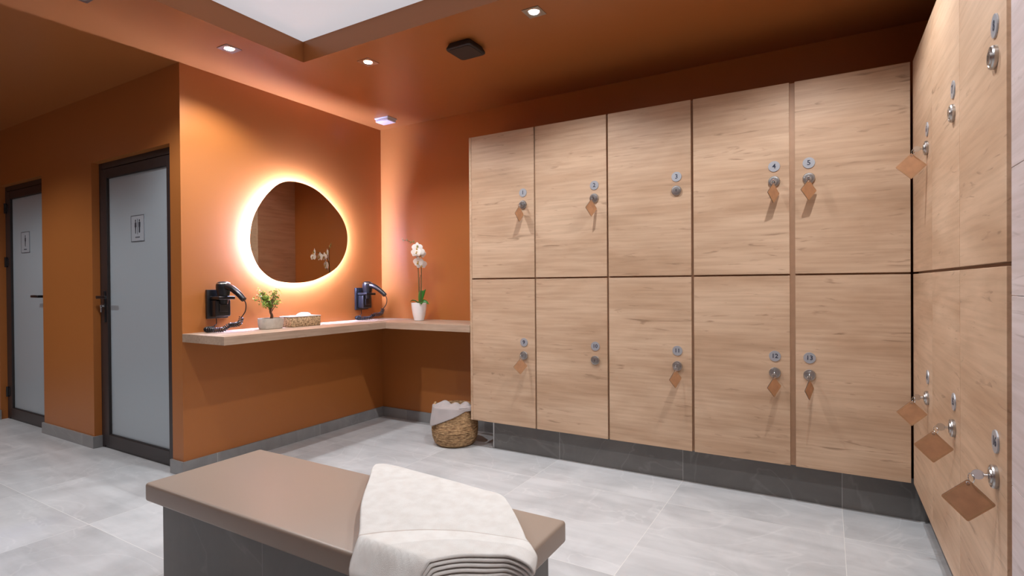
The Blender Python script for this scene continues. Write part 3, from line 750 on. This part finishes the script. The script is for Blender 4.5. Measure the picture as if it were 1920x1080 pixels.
for S, idx in ((S2, (46, 50, 54, 58, 60)), (S1, (50,))):
    for j, i in enumerate(idx):
        p = S[min(i, len(S)-1)]; r_ = .0085-.0011*j; bm = new()
        bmesh.ops.create_uvsphere(bm, u_segments=10, v_segments=8, radius=r_, matrix=T(p.x, p.y, p.z+(-.006 if j % 2 else .006)) @ Matrix.Diagonal((1, 1, 1.3, 1)))
        obj('flower_bud', bm, 'bud', root, True)

# ------------------------------------------------------------------ jute basket with grey towel
BX, BY = 1.085, -.375
root = thing('laundry_basket', 'round woven jute basket on the floor at the lockers', 'basket', (BX, BY, 0))
bm = new(); segs = 72
prof_r = [(.128, 0), (.150, .02), (.166, .06), (.172, .11), (.170, .16), (.162, .21), (.152, .26), (.148, .285)]
def br(z):
    for (r0, z0), (r1, z1) in zip(prof_r[:-1], prof_r[1:]):
        if z0 <= z <= z1:
            return r0+(r1-r0)*(z-z0)/(z1-z0)
    return prof_r[-1][0]
nz = 24; pr = [(0.0, .0008)]
for i in range(nz):
    z = .0008+.284*i/nz
    for f_, k in ((0, -.002), (.5, .003)): pr.append((br(z+.284/nz*f_)+k, z+.284/nz*f_))
pr += [(.147, .287), (.141, .287), (.138, .27), (.150, .16), (.148, .05), (.0, .012)]
lathe(bm, pr, segs)
obj('woven_body', bm, 'jute', root, True, angle=80)
for sgn in (.35, PI+.35):
    bm = new()
    pts = [Vector((math.cos(sgn+a)*.153, math.sin(sgn+a)*.153, .262+.036*math.cos(a/.32*PI/2))) for a in [(-.32+.64*k/16) for k in range(17)]]
    tube(bm, pts, .009, 8)
    obj('basket_handle', bm, 'jute', root, True)
# grey towel stuffed in and hanging over the left front of the rim
bm = new(); rows = []; NU, NV = 34, 30
def tw(u, v):
    """u: 0..1 across, v: 0 inside the basket to 1 the lower tip outside"""
    a = math.radians(-168+172*u)           # heading round the rim, front-left side facing the room
    low = .022+.118*max(0, 1-abs(u-.27)/(.27 if u < .27 else .55))
    if v < .45:
        t = v/.45; r_ = .02+(.150-.02)*t; z = .272+.032*math.sin(t*PI*.9)+.012*math.sin(u*17+t*5)*math.sin(t*PI)
        return Vector((math.cos(a)*r_, math.sin(a)*r_, z))
    t = (v-.45)/.55; z = .288-low*t
    if t < .12: z = .288+.006*math.sin(t/.12*PI/2)-low*t
    r_ = br(max(.01, min(.284, z)))+.010+.006*math.sin(u*19+2)*(t**.6)+.004*math.sin(u*8)
    return Vector((math.cos(a)*r_, math.sin(a)*r_, z))
grid = [[bm.verts.new(tw(i/NU, j/NV)) for i in range(NU+1)] for j in range(NV+1)]
for j in range(NV):
    for i in range(NU): bm.faces.new((grid[j][i], grid[j][i+1], grid[j+1][i+1], grid[j+1][i]))
o = obj('hand_towel', bm, 'grey_cloth', None, True, angle=0, loc=(BX, BY, 0))
md = o.modifiers.new('s', 'SOLIDIFY'); md.thickness = .007; md.offset = 1
tag(o, 'grey terry towel hanging over the rim of the jute basket', 'towel')

# ------------------------------------------------------------------ bench
BZ = .45; bx0, bx1, by0, by1 = 1.2734, 2.7936, -2.5983, -2.1154
root = thing('bench', 'taupe upholstered bench on a grey tiled base', 'bench', ((bx0+bx1)/2, (by0+by1)/2, 0))
cx_, cy2 = (bx0+bx1)/2, (by0+by1)/2
bm = new(); ins = .043; hx, hy = (bx1-bx0)/2, (by1-by0)/2
box(bm, -hx+ins, hx-ins, -hy+ins, hy-ins, .0005, BZ-.069)
for f in bm.faces: f.material_index = 1 if abs(f.normal.x) > .5 else 0
obj('tiled_base', bm, ['bench_tile', 'bench_tile_side'], root)
bm = new(); box(bm, -hx, hx, -hy, hy, BZ-.069, BZ, .011, 4)
obj('seat_cushion', bm, 'vinyl', root, True, angle=60)

# towel folded in layers, draped over the near right corner of the bench
bm = new(); uvl = bm.loops.layers.uv.new('UVMap')
Lc = spline([(1.990, -2.120, 0), (2.010, -2.160, 0), (2.085, -2.25, 0), (2.22, -2.42, 0), (2.375, -2.580, 0), (2.455, -2.69, 0), (2.52, -2.83, 0)], 10)
Rc = spline([(2.60, -2.165, 0), (2.72, -2.29, 0), (2.80, -2.385, 0), (2.852, -2.455, 0)], 10)
def curve_at(cv, t):
    k = t*(len(cv)-1); i = min(len(cv)-2, int(k)); return cv[i].lerp(cv[i+1], k-i)
def front(k):
    d = Vector((.10, -1, 0)).normalized()*(.013*k)
    e_ = Vector((0, 0, 0))
    return spline([Vector((2.52, -2.83, 0)), Vector((2.575, -2.74, 0))+d*.5, Vector((2.62, -2.635, 0))+d, Vector((2.685, -2.545, 0))+d, Vector((2.765, -2.500, 0))+d, Vector((2.852, -2.465, 0))+d*.6], 10)
backc = spline([(1.990, -2.120, 0), (2.03, -2.100, 0), (2.20, -2.108, 0), (2.42, -2.128, 0), (2.55, -2.140, 0), (2.60, -2.165, 0)], 10)
def drape(p, z0):
    """lay a plan position over the cushion top and let it fall past the edges"""
    x, y = p.x, p.y; z = z0; rr_ = .042
    dx = x-(bx1-.004); dy = (by0+.004)-y
    def bend(d):
        if d <= 0: return d, 0
        a = d/rr_
        if a < PI/2: return rr_*math.sin(a), rr_*(1-math.cos(a))
        return rr_+(d-rr_*PI/2)*.06, rr_+(d-rr_*PI/2)
    ox, zx = bend(dx); oy, zy = bend(dy)
    if dx > 0: x = bx1-.004+ox
    if dy > 0: y = by0+.004-oy
    return Vector((x, y, z-max(zx, zy)))
NL = 5; th_ = .0085; NU, NV = 60, 60
for k in range(NL):
    kk = NL-1-k                     # k = 0 lowest layer
    fr_ = front(kk*1.0)
    def S(u, v):
        L_ = curve_at(Lc, v); R_ = curve_at(Rc, v); B_ = curve_at(backc, u); F_ = curve_at(fr_, u)
        p = B_*(1-v)+F_*v+L_*(1-u)+R_*u-(Lc[0]*(1-u)*(1-v)+Rc[0]*u*(1-v)+Lc[-1]*(1-u)*v+fr_[-1]*u*v)
        return p
    zb_ = BZ+.002+k*(th_+.0012)
    top = []; bot = []
    for j in range(NV+1):
        rt_, rb_ = [], []
        for i in range(NU+1):
            u, v = i/NU, j/NV; p = S(u, v)
            ed = min(u, 1-u, v, 1-v)*.6
            rnd_ = min(1, math.sqrt(max(0, ed)/.012))
            wob = .0035*noise.noise(Vector((p.x*7, p.y*7, k*.3)))+(.006*math.sin(p.x*9-p.y*14)*.5 if k == NL-1 else 0)*v*(1-u)
            swell = .006*(k/NL)*math.sin(PI*min(1, v*1.2))
            q = drape(p, zb_+wob+swell)
            h_ = th_*(.42+.58*rnd_) if ed < .012 else th_
            rt_.append(bm.verts.new(q+Vector((0, 0, h_ if q.z > BZ-.012 else h_)))); rb_.append(bm.verts.new(q+Vector((0, 0, th_*(.5-.5*rnd_)*.8))))
            # where the cloth hangs, thickness goes outwards
            if p.y < by0: o_ = (by0-p.y); f_ = min(1, o_/.02); rt_[-1].co.y -= f_*(th_+k*.005); rb_[-1].co.y -= f_*(k*.005+.001); rt_[-1].co.z -= f_*(h_+k*(th_+.0012)); rb_[-1].co.z -= f_*(k*(th_+.0012))
            elif p.x > bx1: o_ = (p.x-bx1); f_ = min(1, o_/.03); rt_[-1].co.x += f_*(th_*.6+k*.006); rb_[-1].co.x += f_*(k*.006); rt_[-1].co.z -= f_*h_*.3
        top.append(rt_); bot.append(rb_)
    def quad(a, uvs):
        f = bm.faces.new(a)
        for l_, q_ in zip(f.loops, uvs): l_[uvl].uv = q_
    for j in range(NV):
        for i in range(NU):
            uvs = [(a_/NU, b2/NV+.012*(1-a_/NU)**2) for a_, b2 in ((i, j), (i+1, j), (i+1, j+1), (i, j+1))]
            quad((top[j][i], top[j][i+1], top[j+1][i+1], top[j+1][i]), uvs)
            quad((bot[j+1][i], bot[j+1][i+1], bot[j][i+1], bot[j][i]), [(0, 0)]*4)
    for i in range(NU):
        quad((top[0][i+1], top[0][i], bot[0][i], bot[0][i+1]), [(0, 0)]*4)
        quad((top[NV][i], top[NV][i+1], bot[NV][i+1], bot[NV][i]), [(0, 0)]*4)
    for j in range(NV):
        quad((top[j][0], top[j+1][0], bot[j+1][0], bot[j][0]), [(0, 0)]*4)
        quad((top[j+1][NU], top[j][NU], bot[j][NU], bot[j+1][NU]), [(0, 0)]*4)
o = obj('folded_towel', bm, 'towel', None, True, angle=0)
tag(o, 'large white terry towel folded in layers and draped over the bench', 'towel')

# ------------------------------------------------------------------ ceiling fittings
def spot(x, y, label, vis=True, power=None, parent=None):
    r = thing('downlight', label, 'ceiling light', (x, y, H), 0, 'square recessed ceiling spotlights')
    bm = new(); s_ = .048; ri = .034
    # square trim plate with a round opening
    n_ = 32; inner = [(ri*math.cos(2*PI*k/n_), ri*math.sin(2*PI*k/n_)) for k in range(n_)]
    outer = []
    for k in range(n_):
        a = 2*PI*k/n_; c_, d_ = math.cos(a), math.sin(a); m__ = max(abs(c_), abs(d_)); outer.append((s_*c_/m__, s_*d_/m__))
    for z, zz_ in ((-.004, 0), ):
        A = [bm.verts.new((*p, z)) for p in inner]; B = [bm.verts.new((*p, z)) for p in outer]; Ct = [bm.verts.new((*p, -.0002)) for p in outer]; D = [bm.verts.new((ri*.8*math.cos(2*PI*k/n_), ri*.8*math.sin(2*PI*k/n_), .0)) for k in range(n_)]
        for k in range(n_):
            j = (k+1) % n_
            bm.faces.new((A[k], A[j], B[j], B[k])); bm.faces.new((B[k], B[j], Ct[j], Ct[k])); bm.faces.new((D[k], D[j], A[j], A[k]))
    obj('trim_plate', bm, 'steel', r, False)
    bm = new(); cyl(bm, .024, .024, .002, T(0, 0, -.0035), 28); obj('lamp_lens', bm, 'lamp', r)
    ld = bpy.data.lights.new('lamp', 'SPOT'); ld.energy = power or SPOT_W; ld.color = SPOT_COL; ld.spot_size = math.radians(138); ld.spot_blend = .5; ld.shadow_soft_size = .022
    lo = bpy.data.objects.new('lamp', ld); C.objects.link(lo); lo.parent = r; lo.location = (0, 0, -.010)
    return r
for x, y, lab in ((.4516, -1.7216, 'recessed square spotlight nearest the corner of the door wall'),
                  (1.0091, -1.1586, 'recessed square spotlight above the counter corner, beyond the ceiling recess'),
                  (2.1975, -1.174, 'recessed square spotlight beside the black ceiling speaker'),
                  (.3946, -2.4393, 'recessed square spotlight at the top edge above the left passage')):
    spot(x, y, lab)
for x, y, lab in ((3.39, -1.17, 'above the lockers near the right corner'), (3.25, -2.35, 'beside the right-hand lockers'),
             (-1.6, -3.0, 'in the passage facing the first door'), (-3.0, -3.0, 'in the passage facing the second door'), (-1.6, -4.6, 'at the rear of the passage')):
    spot(x, y, 'recessed square spotlight '+lab, power=SPOT_W*(.45 if x < -2.5 else 1))

root = thing('ceiling_speaker', 'flat black rounded square fitting on the orange ceiling', 'speaker', (1.668, -1.030, H))
bm = new(); s_ = .088; r_ = .022
pts = []
for q, (sx_, sy_) in enumerate(((1, 1), (-1, 1), (-1, -1), (1, -1))):
    for k in range(6):
        a = q*PI/2+k/5*PI/2; pts.append((sx_*(s_-r_)+r_*math.cos(a), sy_*(s_-r_)+r_*math.sin(a)))
A = [bm.verts.new((*p, -.0005)) for p in [(a*.84, b_*.84) for a, b_ in pts]]
B = [bm.verts.new((*p, -.028)) for p in pts]; B3 = [bm.verts.new((*p, -.036)) for p in pts]; D = [bm.verts.new((a*.95, b_*.95, -.041)) for a, b_ in pts]
n_ = len(pts)
bm.faces.new(A); bm.faces.new(list(reversed(D)))
for X_, Y_ in ((A, B), (B, B3), (B3, D)):
    for i in range(n_): bm.faces.new((X_[i], X_[(i+1) % n_], Y_[(i+1) % n_], Y_[i]))
obj('speaker_housing', bm, 'black_matte', root, True, angle=30)
bm = new(); prism(bm, [(a*.86, b_*.86) for a, b_ in pts], -.043, -.0409, lambda a, b_, d: (a, b_, d)); obj('speaker_grille', bm, 'black_matte', root)

root = thing('ceiling_sensor', 'small white rectangular box on the ceiling corner above the mirror', 'sensor', (.285, -.235, H))
bm = new(); box(bm, -.075, .075, -.055, .055, -.012, -.0005, .002); obj('sensor_base', bm, 'white_plastic', root)
bm = new(); box(bm, -.070, .070, -.050, .050, -.036, -.0125, .006, 3); obj('sensor_cover', bm, 'white_plastic', root, True)
